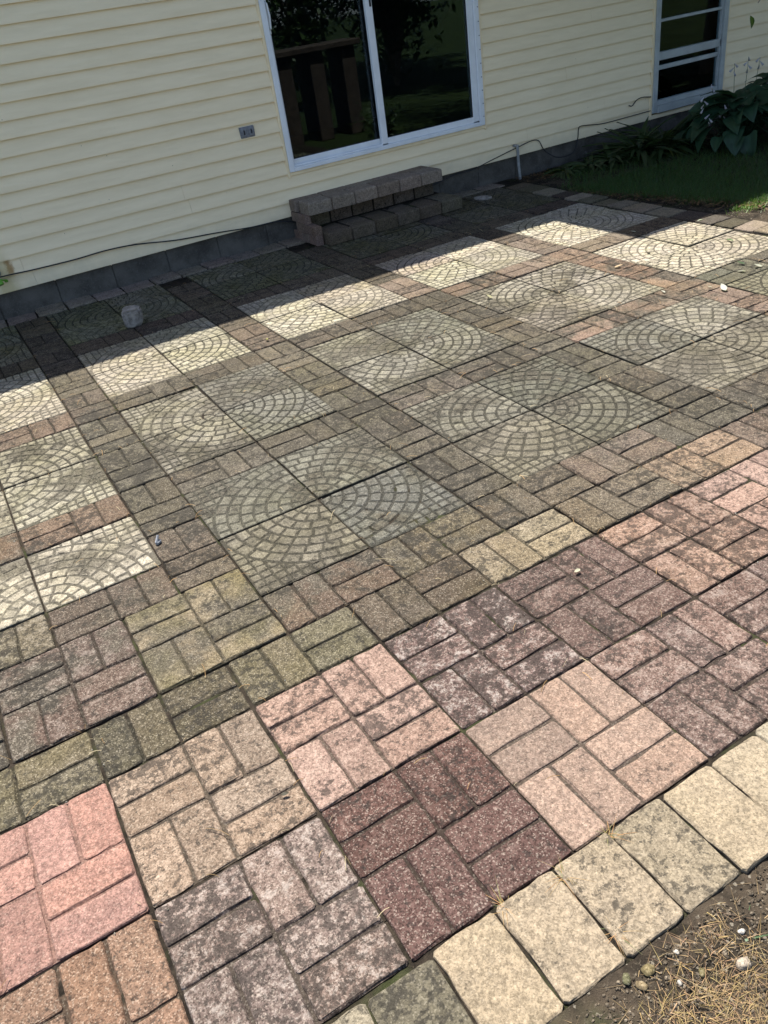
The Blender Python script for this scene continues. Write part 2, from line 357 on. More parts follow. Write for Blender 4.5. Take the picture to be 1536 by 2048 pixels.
# --- strips between the fan blocks
for k in range(-1, 4):
    u0 = 1+(k-1)*CC; vb = .5133 if k == 0 else 1.0
    if k == -1: vb = .0
    for i in range(9):
        v1 = vb-1.00532*i; v0 = v1-1.00532
        if v0 < -8.6: v0 = -8.54
        if v1-v0 < .3: continue
        rgb = vary(BRN, 9)
        if k == 3: rgb = vary((160, 138, 110), 12)
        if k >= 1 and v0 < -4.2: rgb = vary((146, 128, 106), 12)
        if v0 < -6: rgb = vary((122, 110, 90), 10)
        slab(u0, v0, u0+.5133, v1, 'weave', rgb, .36, .3, .9, .05, 'V')
for ci in range(-1, 4):
    u0 = ci*CC-1
    for ri in range(3):
        v1 = -1-ri*CC; v0 = v1-.5133
        for h in range(2):
            rgb = vary(BRN, 10)
            if ci == -1: rgb = vary((140, 120, 96), 8) if ri == 0 else vary((138, 116, 92), 8)
            if ci >= 2: rgb = vary((150, 130, 106), 12)
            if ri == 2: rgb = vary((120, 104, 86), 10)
            if ci == 3 and ri == 0: rgb = vary((122, 118, 98), 6)
            slab(u0+h, v0, u0+h+1, v1, 'weave', rgb, .34, .3, .9, .05, 'H')
# --- fan blocks (2 x 2 slabs)
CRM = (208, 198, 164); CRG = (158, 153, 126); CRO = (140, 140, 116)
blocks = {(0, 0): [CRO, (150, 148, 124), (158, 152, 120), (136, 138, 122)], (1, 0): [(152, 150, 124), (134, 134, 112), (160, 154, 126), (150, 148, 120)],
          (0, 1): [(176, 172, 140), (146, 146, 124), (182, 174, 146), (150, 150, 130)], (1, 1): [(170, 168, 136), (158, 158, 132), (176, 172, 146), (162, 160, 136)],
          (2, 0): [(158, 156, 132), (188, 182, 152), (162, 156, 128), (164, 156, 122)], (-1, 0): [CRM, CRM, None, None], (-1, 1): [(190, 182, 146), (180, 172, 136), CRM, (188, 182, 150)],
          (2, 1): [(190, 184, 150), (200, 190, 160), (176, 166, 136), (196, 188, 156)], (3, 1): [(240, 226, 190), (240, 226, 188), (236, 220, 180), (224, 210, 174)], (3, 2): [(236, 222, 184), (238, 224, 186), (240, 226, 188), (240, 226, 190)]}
QD = [(-1, -1), (0, -1), (-1, 0), (0, 0)]            # top-left, top-right, bottom-left, bottom-right as seen
for ci in range(-2, 4):
    for ri in range(4):
        cu, cv = ci*CC, -ri*CC
        if (ci == -2 and ri > 1): continue
        cols = blocks.get((ci, ri))
        for q, (a, b) in enumerate(QD):
            if ci <= -1 and ri == 0 and b == 0: continue
            rgb = cols[q] if cols else vary((212, 200, 168) if ri == 2 else (152, 150, 112), 12)
            if rgb is None: continue
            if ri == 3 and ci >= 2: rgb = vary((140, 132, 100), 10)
            mo = {0: .30, 1: .42, 2: .5, 3: 1.0}[ri]
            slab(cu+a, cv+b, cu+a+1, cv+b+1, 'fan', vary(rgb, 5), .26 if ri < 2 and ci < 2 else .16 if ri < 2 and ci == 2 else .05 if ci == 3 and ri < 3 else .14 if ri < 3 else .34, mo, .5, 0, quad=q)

CAMP = cam.matrix_world.translation; MINV = cam.matrix_world.inverted(); FP = 1596.5/2
def px(p):
    q = MINV @ Vector(p); return (384+FP*q.x/-q.z, 512-FP*q.y/-q.z) if q.z < -.1 else None
def inview(u0, v0, u1, v1):
    n = 0
    for a in (0, .25, .5, .75, 1):
        for b in (0, .25, .5, .75, 1):
            p = px(U(u0+(u1-u0)*a, v0+(v1-v0)*b))
            if p and 0 < p[0] < 768 and 0 < p[1] < 1024: n += 1
    return n/25
def near(sl):
    u0, v0, u1, v1 = sl['r']; c = U((u0+u1)/2, (v0+v1)/2)
    return (c-CAMP).length
FANCELLS = []
def fan_cells():
    """one quarter fan with its centre at (0,0), in slab units, cobbles out to the far corner"""
    rg = random.Random(3); out = []; pitch = .1215; gp = .020
    for k in range(8):
        r0, r1 = k*pitch+(.0 if k else .012), (k+1)*pitch
        n = max(1, round((r0+r1)/2*math.pi/2/(.155 if k > 2 else .13))); ph = .5 if k % 2 else 0
        cuts = [0]+[math.pi/2*(i+ph)/n for i in range(1 if not ph else 0, n) if .04 < (i+ph)/n < .98]+[math.pi/2]
        for a0, a1 in zip(cuts, cuts[1:]):
            rm = (r0+r1)/2; da = gp/2/max(rm, .06); aa, bb = a0+da*(.6 if a0 == 0 else 1), a1-da*(.6 if a1 > 1.57 else 1)
            if bb-aa < .05: continue
            ns = 2 if bb-aa < .5 else 4; R0, R1 = r0+gp/2, r1-gp/2
            pl = [(R1*math.cos(aa+(bb-aa)*i/ns), R1*math.sin(aa+(bb-aa)*i/ns)) for i in range(ns+1)]
            pl += [(R0*math.cos(bb-(bb-aa)*i/ns), R0*math.sin(bb-(bb-aa)*i/ns)) for i in range(ns+1)] if k else [(.02, .02)]
            out.append(pl)
    Rr = 8*pitch+gp/2; cs = .098
    for i in range(8):
        for j in range(8):
            x1, y1 = .992-i*cs-gp*.2, .992-j*cs-gp*.2; x0, y0 = x1-cs+gp*.8, y1-cs+gp*.8
            if j % 2: x0 -= cs*.0
            cx, cy = (x0+x1)/2, (y0+y1)/2; r = math.hypot(cx, cy); nx, ny = cx/r, cy/r
            poly = [(x0, y0), (x1, y0), (x1, y1), (x0, y1)]; res = []
            for a, b in zip(poly, poly[1:]+poly[:1]):
                da, db = a[0]*nx+a[1]*ny-Rr, b[0]*nx+b[1]*ny-Rr
                if da >= 0: res.append(a)
                if da*db < 0: t = da/(da-db); res.append((a[0]+(b[0]-a[0])*t, a[1]+(b[1]-a[1])*t))
            if len(res) > 2:
                ar = abs(sum(p[0]*q[1]-q[0]*p[1] for p, q in zip(res, res[1:]+res[:1])))/2
                if ar > .0016: out.append(res)
    return out
FANCELLS = fan_cells()
slabs = [s for s in slabs if inview(*s['r']) > 0 or any(px(U(a, b)) and -60 < px(U(a, b))[0] < 830 and -60 < px(U(a, b))[1] < 1100 for a in s['r'][::2] for b in s['r'][1::2])]
slabs.sort(key=near)
rest_b, rest_c = MB(), MB(); nb = nc = 0
for si, sl in enumerate(slabs):
    rng = random.Random(si*13+5)
    u0, v0, u1, v1 = sl['r']; du, dv = (u1-u0)*S, (v1-v0)*S; gap = rng.uniform(.0012, .0030)
    lift = rng.gauss(0, .0018); cen = U((u0+u1)/2, (v0+v1)/2, lift)
    rot = (rng.gauss(0, .0036), rng.gauss(0, .0036), rng.gauss(0, .0035))
    hx, hy = du/2-gap, dv/2-gap; t4 = sl['tint']; vc = (v0+v1)/2
    gr = sl['groove'] or mix(t4, (.010, .0092, .0065), rng.uniform(.70, .86) if sl['kind'] == 'weave' else rng.uniform(.62, .86) if vc > -4.2 else rng.uniform(.5, .8))
    vc = (v0+v1)/2; grime = (sl['moss'], sl['speck'], sl['bloom'], sl.get('film') if sl.get('film') is not None else (.14 if (u0+u1)/2 > 6.3 else .56 if -4.2 < vc < 1.6 else .26 if vc < 2.1 else .07))
    body = MB(); dep = .0065*sl['deep'] if sl['kind'] == 'weave' else .0032
    pad(body, soft_rect(-hx, -hy, hx, hy, .004, rng, .0009, 3), -.045, -dep, .002, (*gr, sl['lich']*.5), (sl['moss'], .3, 0, 0), rng)
    so_ = body.build('paving_slab', M_CON, patio, cen, rot)
    M = Matrix.LocRotScale(cen, __import__('mathutils').Euler(rot), None)
    vis = inview(*sl['r']) > 0
    if sl['kind'] == 'weave':
        ncx, ncy = max(1, round((u1-u0)/.5)), max(1, round((v1-v0)/.5)); cw, ch = 2*hx/ncx, 2*hy/ncy
        single = vis and nb+ncx*ncy*2 <= 300
        for j in range(ncy):
            for i in range(ncx):
                o = (i+j) % 2 == 0; H = o if sl['first'] == 'H' else not o
                x0 = -hx+i*cw; y1 = hy-j*ch
                for b in range(2):
                    if H: bx = (x0, y1-ch*(b+1)/2, x0+cw, y1-ch*b/2)
                    else: bx = (x0+cw*b/2, y1-ch, x0+cw*(b+1)/2, y1)
                    gw = .0029; e = [.0015 if abs(abs(q)-l) < 1e-6 else gw for q, l in zip(bx, (hx, hy, hx, hy))]
                    pl = soft_rect(bx[0]+e[0], bx[1]+e[1], bx[2]-e[2], bx[3]-e[3], .0050, rng, .0014, 3)
                    kk = rng.uniform(.84, 1.12); hj = rng.uniform(-.03, .03); c4 = (*(t4[0]*kk*(1+hj), t4[1]*kk, t4[2]*kk*(1-hj)), max(0, sl['lich']+.06+rng.uniform(-.16, .16)))
                    if single:
                        mb = MB(); pad(mb, pl, -dep-.001, 0, .0050, c4, grime, rng); mb.build('brick', M_CON, so_); nb += 1
                    else: pad(rest_b, pl, -dep-.001, 0, .0050, c4, grime, rng, M=M)
    else:
        fx = {0: (1, 0), 1: (0, 0), 2: (1, 1), 3: (0, 1)}[sl['quad']]   # corner of the slab that is the block centre
        single = vis and nc+len(FANCELLS) <= 300
        for pl in FANCELLS:
            pts = []
            for x, y in pl:
                X = hx-x*2*hx if fx[0] else -hx+x*2*hx
                Y = -hy+y*2*hy if not fx[1] else hy-y*2*hy
                pts.append((X+rng.gauss(0, .0009), Y+rng.gauss(0, .0009)))
            if sum(p[0]*q[1]-q[0]*p[1] for p, q in zip(pts, pts[1:]+pts[:1])) < 0: pts.reverse()
            kk = rng.uniform(.76, 1.16); c4 = (*mul(t4, kk), max(0, sl['lich']+rng.uniform(-.06, .06)))
            if single:
                mb = MB(); pad(mb, pts, -dep-.001, 0, .0042, c4, grime, rng, .0005); mb.build('cobble', M_CON, so_); nc += 1
            else: pad(rest_c, pts, -dep-.001, 0, .0042, c4, grime, rng, .0005, M=M)
tag(rest_b.build('far_bricks', M_CON, patio), kind='stuff'); tag(rest_c.build('far_cobbles', M_CON, patio), kind='stuff')
print('slabs', len(slabs), 'bricks', nb, 'cobbles', nc)

def tumbled(mb, x0, y0, x1, y1, zb, zt, bev, c, g, rng, jit=.0012, rnd=.0065):
    """tumbled paver, rounded on all upper edges"""
    pl = soft_rect(x0, y0, x1, y1, rnd, rng, jit, 5); n = len(pl)
    rings = [(0, zb), (0, zt-bev), (bev*.30, zt-bev*.30), (bev, zt)]; b = len(mb.v)
    for d, z in rings:
        for x, y in (inset(pl, d) if d else pl): mb.v.append((x+rng.gauss(0, jit*.6), y+rng.gauss(0, jit*.6), z+rng.gauss(0, jit*.4)))
    for k in range(3):
        for i in range(n): mb.face((b+k*n+i, b+k*n+(i+1) % n, b+(k+1)*n+(i+1) % n, b+(k+1)*n+i), c, g)
    mb.face(tuple(b+3*n+i for i in range(n)), c, g)
# --- pale edging stones along the front
us = [-2.9+.3735*i for i in range(14)]
pal = {0: ((180, 168, 138), .3), 1: ((180, 170, 140), .3), 2: ((170, 160, 132), .35), 3: ((126, 120, 96), .5), 4: ((190, 171, 135), .16), 5: ((188, 170, 137), .26), 6: ((184, 167, 135), .38), 7: ((172, 158, 128), .44), 8: ((193, 175, 140), .18), 9: ((194, 177, 142), .16)}
for i, u0 in enumerate(us):
    rng = random.Random(100+i); rgb, li = pal.get(i, ((196, 184, 152), .25)); mb = MB()
    hw, hd = .3735*S/2-.0022, .272*S
    tumbled(mb, -hw, -hd, hw, hd, -.05, 0, .0055, (*P(*rgb), li), (.12, .22, 0, .20), rng)
    mb.build('edging_stone', M_CON, patio, U(u0+.187, 4.352+rng.gauss(0, .006), .001+rng.gauss(0, .002)), (rng.gauss(0, .008), rng.gauss(0, .008), rng.gauss(0, .008)))
# --- border stones by the wall and along the right edge
def border(u, v, hw, hd, rgb, rng, li=.25, mo=.4):
    mb = MB(); tumbled(mb, -hw, -hd, hw, hd, -.05, 0, .008, (*P(*rgb), li), (mo, .4, 0, 0), rng)
    mb.build('edging_stone', M_CON, patio, U(u, v, .003+rng.gauss(0, .004)), (rng.gauss(0, .015), rng.gauss(0, .015), rng.gauss(0, .02)))
u = -3.2; i = 0
while u < 8.6:
    rng = random.Random(300+i); i += 1; wd = rng.choice((.5, .52, .54))
    if not (3.9 < u < 7.0): border(u+wd/2, -8.80, wd*S/2-.005, .24*S, vary((196, 180, 160), 12, rng), rng, .3, .3)
    u += wd
v = -8.4; i = 0
while v < -.6:
    rng = random.Random(500+i); i += 1; wd = rng.choice((.37, .39, .55))
    border(8.82+rng.gauss(0, .02), v+wd/2, .235*S, wd*S/2-.006, vary(rng.choice(((196, 180, 146), (172, 158, 128), (140, 128, 102), (104, 96, 78))), 14, rng), rng, .2, .3); v += wd

# ------------------------------------------------------------------ house
WY = 9.0*S                                   # plane of the siding face
house = empty('house', (6*S, 3.8, 0)); HL = Vector((6*S, 3.8, 0))
tag(house, 'house wall of cream horizontal siding on a grey block foundation', 'house')
def hb(mb, name, mat, parent=house, smooth=False):
    o = mb.build(name, mat, parent, smooth=smooth)
    o.location = -HL if parent is house else (0, 0, 0)
    return o
XL, XR = -5.2, 9.5; Z0, PIT = .172, .1006; ZT = 2.78
DOOR = (4.035*S, 8.635*S, .47, 2.55); WIN = (13.30*S, 15.72*S, .205, 1.42)
def plank(x0, x1, z0, z1, zt, seed):
    """lapped board, profile from (z0) to (z1) of full height zt, a little wavy"""
    b = MB(); n = max(2, int((x1-x0)/.16)); prof = [(-.0195, z0), (-.0190, z0+.008), (-.002-.010*(1-(z1-z0)/(zt-z0)), z1), (.012, z1), (.012, z0)]
    k = len(prof)
    for i in range(n+1):
        x = x0+(x1-x0)*i/n; wv = .0036*noise.noise((x*1.3, z0*13, seed))
        if x < -.1: wv -= .009*max(0, 1-abs(z0-1.15)/.40)*math.exp(-((x+.45)/.35)**2)
        for y, z in prof: b.v.append((x, WY+y+wv, z+.0012*noise.noise((x*.9, z0*7, seed+4))))
    for i in range(n):
        for j in range(k): b.face((i*k+j, i*k+(j+1) % k, (i+1)*k+(j+1) % k, (i+1)*k+j))
    b.face(tuple(range(k))); b.face(tuple(n*k+j for j in reversed(range(k))))
    return b
c = 0; seams = {0: [-.95*S+.02, 10.2*S], 1: [-1.02*S, 9.7*S], 2: [2.05*S, 11.9*S], 3: [1.98*S], 5: [10.8*S], 6: [-3.6], 9: [11.5*S]}
while Z0+c*PIT < ZT:
    z0 = Z0+c*PIT; z1 = z0+PIT+.008; zt = z1
    spans = [(XL, XR, z1)]
    for ox0, ox1, oz0, oz1 in (DOOR, WIN):
        ns = []
        for a, b, zz in spans:
            if z0+.02 < oz1 and z0+PIT > oz0+.012 and a < ox1 and b > ox0:
                ns += [(a, ox0, zz), (ox1, b, zz)]
                if z0 < oz0-.01: ns.append((ox0, ox1, oz0))
            else: ns.append((a, b, zz))
        spans = ns
    out = []
    for a, b, zz in spans:
        cuts = [a]+[s for s in seams.get(c, []) if a+.1 < s < b-.1]+[b]
        out += [(p, q-.0012*(q != b), zz) for p, q in zip(cuts, cuts[1:])]
    for j, (a, b, zz) in enumerate(out):
        if b-a > .03: hb(plank(a, b, z0, zz, zt, c*3+j), 'siding_plank', M_SIDE)
    c += 1
# sheathing behind the boards (leaves the openings free)
sh = MB()
for x0, x1, z0, z1 in ((XL, DOOR[0], .16, 2.78), (DOOR[0], DOOR[1], .16, DOOR[2]), (DOOR[0], DOOR[1], DOOR[3], 2.78), (DOOR[1], WIN[0], .16, 2.78), (WIN[0], WIN[1], .16, WIN[2]), (WIN[0], WIN[1], WIN[3], 2.78), (WIN[1], XR, .16, 2.78)):
    sh.box((x0, WY+.014, z0), (x1, WY+.14, z1))
hb(sh, 'wall', M_SIDE)
# foundation of concrete blocks
u = -12.6; i = 0
while u < 23:
    rng = random.Random(700+i); i += 1
    b = MB(); b.bbox((u*S+.0012, WY+.012+rng.gauss(0, .0012), -.09), ((u+1)*S-.0012, WY+.2, .168), .005); hb(b, 'foundation_block', M_FND); u += 1.0
mo = MB(); mo.box((XL, WY+.022, -.12), (XR, WY+.19, .160)); hb(mo, 'mortar', M_FND)
# roof: shallow eave over the door, deep eave to the right
EZ = 2.80; TE = 1/math.tan(SUN_EL); e1 = 5.42*S+EZ*TE+.065; EZ2 = 2.60; e2 = 3.36*S+EZ2*TE+.065; xs = 7.55*S
def roof(x0, x1, ye, EZ):
    b = MB(); yb = WY+2.6; p = .42
    pr = [(ye, EZ), (ye, EZ+.16), (yb, EZ+.16+(yb-ye)*p), (yb, EZ+.05+(yb-ye)*p), (WY+.1, EZ)]
    b.add([(x0, y, z) for y, z in pr]+[(x1, y, z) for y, z in pr], [(4, 3, 2, 1, 0), (5, 6, 7, 8, 9)]+[(i, (i+1) % 5, 5+(i+1) % 5, 5+i) for i in range(5)]); return b
o = hb(roof(XL-.3, xs-.002, e1, EZ), 'roof', M_SOFFIT); o2 = hb(roof(xs, XR+.3, e2, EZ2), 'roof', M_SOFFIT)
# dark room behind the glass
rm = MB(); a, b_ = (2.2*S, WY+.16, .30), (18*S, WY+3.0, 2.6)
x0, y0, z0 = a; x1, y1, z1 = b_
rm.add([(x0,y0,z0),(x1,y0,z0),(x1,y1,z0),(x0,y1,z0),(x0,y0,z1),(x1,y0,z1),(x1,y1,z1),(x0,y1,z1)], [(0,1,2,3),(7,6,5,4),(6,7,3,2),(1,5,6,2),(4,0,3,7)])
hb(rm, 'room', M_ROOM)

# ---- sliding patio door
door = link('patio_door', None, house, -HL); dx0, dx1, dz0, dz1 = 4.075*S, 8.59*S, .482, 2.51
tag(door, 'white framed sliding glass door')
def dp(boxes, name, mat, bev=.003):
    b = MB()
    for p, q in boxes: b.bbox(p, q, bev)
    return b.build(name, mat, door)
F = WY-.028                                   # front of the outer frame
dp([((DOOR[0]-.004, WY-.020, .445), (dx0, WY+.02, 2.54))], 'trim', M_TRIM); dp([((dx1, WY-.020, .445), (DOOR[1]+.004, WY+.02, 2.54))], 'trim', M_TRIM)
dp([((dx0+.0, WY-.018, .456), (dx1, WY+.02, .481))], 'trim', M_TRIM)
dp([((dx0, F, dz0), (dx0+.042, WY+.12, dz1))], 'jamb', M_WHITE); dp([((dx1-.046, F, dz0), (dx1, WY+.12, dz1))], 'jamb', M_WHITE)
dp([((dx0+.042, F-.004, dz0), (dx1-.046, WY+.12, dz0+.030))], 'sill', M_WHITE); dp([((dx0+.042, F, dz1-.04), (dx1-.046, WY+.12, dz1))], 'head', M_WHITE)
dp([((dx0+.042, F+.018, dz0+.030), (dx1-.046, F+.030, dz0+.042))], 'track', M_WHITE)
ML, MR = 6.135*S, 6.33*S
def sash(x0, x1, y, st0, st1, bot, name):
    s_ = MB(); z0, z1 = dz0+.030, dz1-.04
    s_.bbox((x0, y, z0), (x0+st0, y+.035, z1), .003); s_.bbox((x1-st1, y, z0), (x1, y+.035, z1), .003)
    s_.bbox((x0+st0, y+.001, z0), (x1-st1, y+.034, z0+bot), .003); s_.bbox((x0+st0, y+.001, z1-.06), (x1-st1, y+.034, z1), .003)
    s_.build(name, M_WHITE, door)
    g_ = MB(); g_.box((x0+st0-.006, y+.014, z0+bot-.006), (x1-st1+.006, y+.020, z1-.055)); g_.build('glass_pane', M_GLASS, door)
    k = MB()
    for q in ((x0+st0, x0+st0+.005), (x1-st1-.005, x1-st1)): k.box((q[0], y+.006, z0+bot), (q[1], y+.013, z1-.06))
    k.box((x0+st0+.005, y+.006, z0+bot), (x1-st1-.005, y+.013, z0+bot+.005)); k.build('gasket', M_BLACK, door)
sash(dx0+.042, MR-.01, WY+.030, .030, .045, .048, 'sash_frame'); sash(ML, dx1-.046, WY-.010, .055, .058, .046, 'sash_frame')
hd = MB(); hd.tube([(dx0+.060, WY+.03, 1.41), (dx0+.062, WY-.004, 1.425), (dx0+.066, WY-.012, 1.50), (dx0+.062, WY-.004, 1.575), (dx0+.060, WY+.03, 1.59)], .007, 8)
hd.bbox((dx0+.050, WY+.018, 1.39), (dx0+.072, WY+.031, 1.61), .003); hd.build('handle', M_WHITE, door)
lt = MB(); lt.bbox((ML+.030, WY-.018, 1.455), (ML+.046, WY-.0095, 1.60), .003); lt.build('latch', M_BLACK, door)
for z in [.55+.098*i for i in range(18)]:
    sc_ = MB(); sc_.tube([(dx1-.012, F-.0035, z), (dx1-.012, F+.002, z)], .0045, 6); sc_.build('screw', M_METAL, door)
# ---- double-hung window on the right
win = link('window', None, house, -HL); tag(win, 'grey-white double-hung window with storm sash')
wx0, wx1, wz0, wz1 = 13.36*S, 15.66*S, .222, 1.40
def wp(boxes, name, mat=M_GREYW, bev=.003):
    b = MB()
    for p, q in boxes: b.bbox(p, q, bev)
    return b.build(name, mat, win)
wp([((WIN[0]-.004, WY-.02, .195), (wx0, WY+.02, 1.44))], 'trim', M_TRIM); wp([((wx1, WY-.02, .195), (WIN[1]+.004, WY+.02, 1.44))], 'trim', M_TRIM)
wp([((wx0, WY-.03, wz0), (wx0+.055, WY+.1, wz1)), ((wx1-.055, WY-.03, wz0), (wx1, WY+.1, wz1)), ((wx0+.055, WY-.03, wz1-.05), (wx1-.055, WY+.1, wz1))], 'frame')
wp([((wx0+.055, WY-.05, wz0-.004), (wx1-.055, WY+.1, wz0+.058))], 'sill'); wp([((wx0+.055, WY-.02, wz0+.058), (wx1-.055, WY+.03, wz0+.10))], 'rail')
wp([((wx0+.055, WY-.012, .655), (wx1-.055, WY+.03, .722))], 'rail'); wp([((wx0+.055, WY+.004, .575), (wx1-.055, WY+.03, .612))], 'rail'); wp([((wx0+.055, WY-.006, .962), (wx1-.055, WY+.03, .985))], 'rail')
wp([((wx0+.055, WY-.012, wz0+.10), (wx0+.070, WY+.03, wz1-.05)), ((wx1-.070, WY-.012, wz0+.10), (wx1-.055, WY+.03, wz1-.05))], 'stile')
for za, zb in ((wz0+.10, .575), (.612, .655), (.722, .962), (.985, wz1-.05)):
    gp = MB(); gp.box((wx0+.068, WY+.014, za-.004), (wx1-.068, WY+.019, zb+.004)); gp.build('glass_pane', M_GLASS, win)

# ------------------------------------------------------------------ steps
st = empty('patio_steps', U(5.5, -8.4)); SL = U(5.5, -8.4)
tag(st, 'two low steps of tumbled grey-brown stone below the glass door', 'steps')
def stone(x0, v0, x1, v1, z0, z1, rgb, name, seed, bev=.010, li=.2, mo=.15, rnd=.010):
    rng = random.Random(900+seed); b = MB()
    cx, cy = (x0+x1)/2*S, -(v0+v1)/2*S; hw, hd_ = (x1-x0)*S/2-.0025, (v1-v0)*S/2-.0025
    tumbled(b, -hw, -hd_, hw, hd_, 0, z1-z0, bev, (*P(*vary(rgb, 10, rng)), li), (mo, .25, 0, .05), rng, .0011, rnd)
    # rounded lower front edge
    b.build(name, M_CON, st, Vector((cx, cy, z0))-SL, (rng.gauss(0, .008), rng.gauss(0, .008), rng.gauss(0, .008)))
GRS = (206, 184, 156)
for i in range(6):
    stone(4.0+.4953*i, -8.68, 4.0+.4953*(i+1), -8.20, .208, .297, GRS, 'cap_stone', i, .014, .06, .0)
    stone(4.10+.4983*i, -8.45, 4.10+.4983*(i+1), -7.74, .006, .096, (142, 126, 102), 'cap_stone', 20+i, .012, .22, .4)
for i in range(5): stone(3.93+.608*i, -8.985, 3.93+.608*(i+1), -8.69, .214, .294, GRS, 'back_stone', 40+i, .006, .06, .0)
for i in range(6): stone(4.06+.475*i, -8.90, 4.06+.475*(i+1), -8.47, .100, .210, (140, 124, 104), 'riser_stone', 60+i, .006, .35, .4)
for j in range(3):
    for i in range(3 if j < 2 else 2):
        v_ = -8.98+.34*i+(.16 if j == 1 else 0)
        stone(3.93, v_, 4.09 if j < 2 else 4.055, min(v_+.34, -7.96 if j < 2 else -8.3), .004+.069*j, .004+.069*(j+1)-.002, (186, 158, 134), 'side_brick', 80+j*4+i, .004, .2, .1, .006)
core = MB(); core.box(tuple(U(4.13, -7.9, .0)-SL), tuple(U(7.0, -8.97, .095)-SL)); core.box(tuple(U(4.09, -8.49, .097)-SL), tuple(U(6.88, -8.96, .205)-SL)); core.build('core', M_DIRT, st)

# ------------------------------------------------------------------ things on the wall
def tubething(name, pts, r, mat, label, cat, n=6, sub=6):
    P_ = [Vector(p) for p in pts]; out = []
    for i in range(len(P_)-1):
        p0, p1, p2, p3 = P_[max(i-1, 0)], P_[i], P_[i+1], P_[min(i+2, len(P_)-1)]
        for s_ in range(sub):
            t = s_/sub; out.append(.5*((2*p1)+(p2-p0)*t+(2*p0-5*p1+4*p2-p3)*t*t+(3*p1-p0-3*p2+p3)*t**3))
    out.append(P_[-1]); b = MB(); b.tube(out, r, n); o = b.build(name, mat, smooth=True); return tag(o, label, cat)
W = lambda u, z, d=.022: (u*S, WY-d, z)
tubething('cable', [W(-2.6, .292), W(-1.42, .283), W(-.85, .274), W(-.17, .270), W(.37, .276), W(.90, .264), W(1.62, .222), W(2.39, .198), W(3.08, .172), W(3.6, .165, .03), W(4.0, .12, .02)], .0048, M_BLACK,
          'black cable sagging along the siding left of the steps', 'cable')
tubething('cable', [W(7.0, .10, .02), W(7.66, .150), W(8.17, .156), W(8.77, .196), W(9.38, .237), W(9.93, .259), W(10.13, .158, .03), W(10.48, .071, .04), W(10.92, .074, .04), W(11.08, .18, .03), W(11.12, .25), W(11.21, .277), W(11.8, .250), W(12.56, .249), W(13.3, .252)], .0040, M_BLACK,
          'black cable looping along the wall between steps and window', 'cable')
tubething('cable', [W(12.62, .345), W(12.72, .335), W(12.86, .375), W(13.05, .385), W(13.3, .370)], .0045, M_BLACK, 'short black cable end poking out left of the window', 'cable')
tubething('conduit_pipe', [(9.33*S, WY-.01, .258), (9.335*S, WY-.05, .258), (9.335*S, WY-.060, .245), (9.345*S, WY-.060, .12), (9.375*S, WY-.062, -.03)], .0125, M_PVC, 'grey conduit pipe coming out of the foundation right of the steps', 'pipe', 10)
ot = empty('outlet_cover', (3.40*S, WY-.012, .82)); tag(ot, 'small grey metal outlet cover on the siding left of the door', 'outlet')
b = MB(); b.bbox((-.057, -.012, -.037), (.057, .01, .037), .004); b.build('plate', M_METAL, ot)
for s_ in (-1, 1):
    b = MB(); b.bbox((s_*.028-.021, -.018, -.026), (s_*.028+.021, -.0125, .026), .003); b.build('flap', M_METAL, ot)
    b = MB(); b.bbox((s_*.028-.004, -.026, -.014), (s_*.028+.004, -.0185, .018), .002); b.build('hinge', M_BLACK, ot)
fc = empty('hose_faucet', (-1.47*S, WY-.02, .30)); tag(fc, 'grey hose faucet with lime green fitting at left edge of wall', 'faucet')
b = MB(); b.tube([(0, .012, .015), (0, -.012, .015)], .034, 14); b.build('flange', M_METAL, fc); b = MB(); b.tube([(0, -.01, .015), (0, -.06, .010), (0, -.085, -.02)], .014, 10); b.build('spout', M_METAL, fc)
b = MB(); b.tube([(0, -.075, -.018), (.004, -.09, -.05)], .020, 10); b.build('hose_fitting', M_LIME, fc)
b = MB(); b.tube([(.0, -.02, -.03), (.055, -.03, -.042)], .006, 6); b.bbox((.035, -.03, -.055), (.058, -.015, -.038), .003); b.build('lever', M_LIME, fc)

# ------------------------------------------------------------------ rock, fallen leaves and litter
def rockmesh(r, seed, sq=(1, 1, 1), amp=.22):
    bm = bmesh.new(); bmesh.ops.create_icosphere(bm, subdivisions=4 if r > .04 else 2, radius=1)
    rg = random.Random(seed); planes = [(Vector((rg.gauss(0, 1), rg.gauss(0, 1), rg.gauss(0, 1))).normalized(), rg.uniform(.72, .95)) for _ in range(12)]
    for v in bm.verts: v.co = v.co/(abs(v.co.x)**4+abs(v.co.y)**4+abs(v.co.z)**4)**.25
    for v in bm.verts:
        p = v.co.copy()
        for n_, d in planes:
            k = p.dot(n_)
            if k > d: p -= n_*(k-d)*.9
        p *= 1+amp*.25*noise.noise(p*3+Vector((seed, 0, 0))); v.co = Vector((p.x*sq[0]*r, p.y*sq[1]*r, p.z*sq[2]*r))
    b = MB(); b.frombm(bm); bm.free(); return b
bm = bmesh.new(); rk = [(-.058, -.046, -.055), (.030, -.052, -.058), (.056, .030, -.055), (-.048, .046, -.055), (-.066, -.050, .046), (.050, -.056, .060), (.066, .020, .052), (.058, -.048, -.012), (-.052, .050, .060), (.03, .052, .058)]
for q in rk: bm.verts.new(q)
hull = bmesh.ops.convex_hull(bm, input=bm.verts[:]); bmesh.ops.bevel(bm, geom=bm.edges[:], offset=.010, segments=2, affect='EDGES')
b = MB(); b.frombm(bm); bm.free()
tag(b.build('rock', M_STONE, None, U(.06, -6.62, .054), (.04, .05, -.25), smooth=False), 'grey angular rock lying on the shaded patio', 'rock')
b = MB(); b.tube([(0, 0, 0), (0, 0, .006)], .075, 20); b.tube([(0, 0, .006), (.0, 0, .016)], .05, 20, r1=.02)
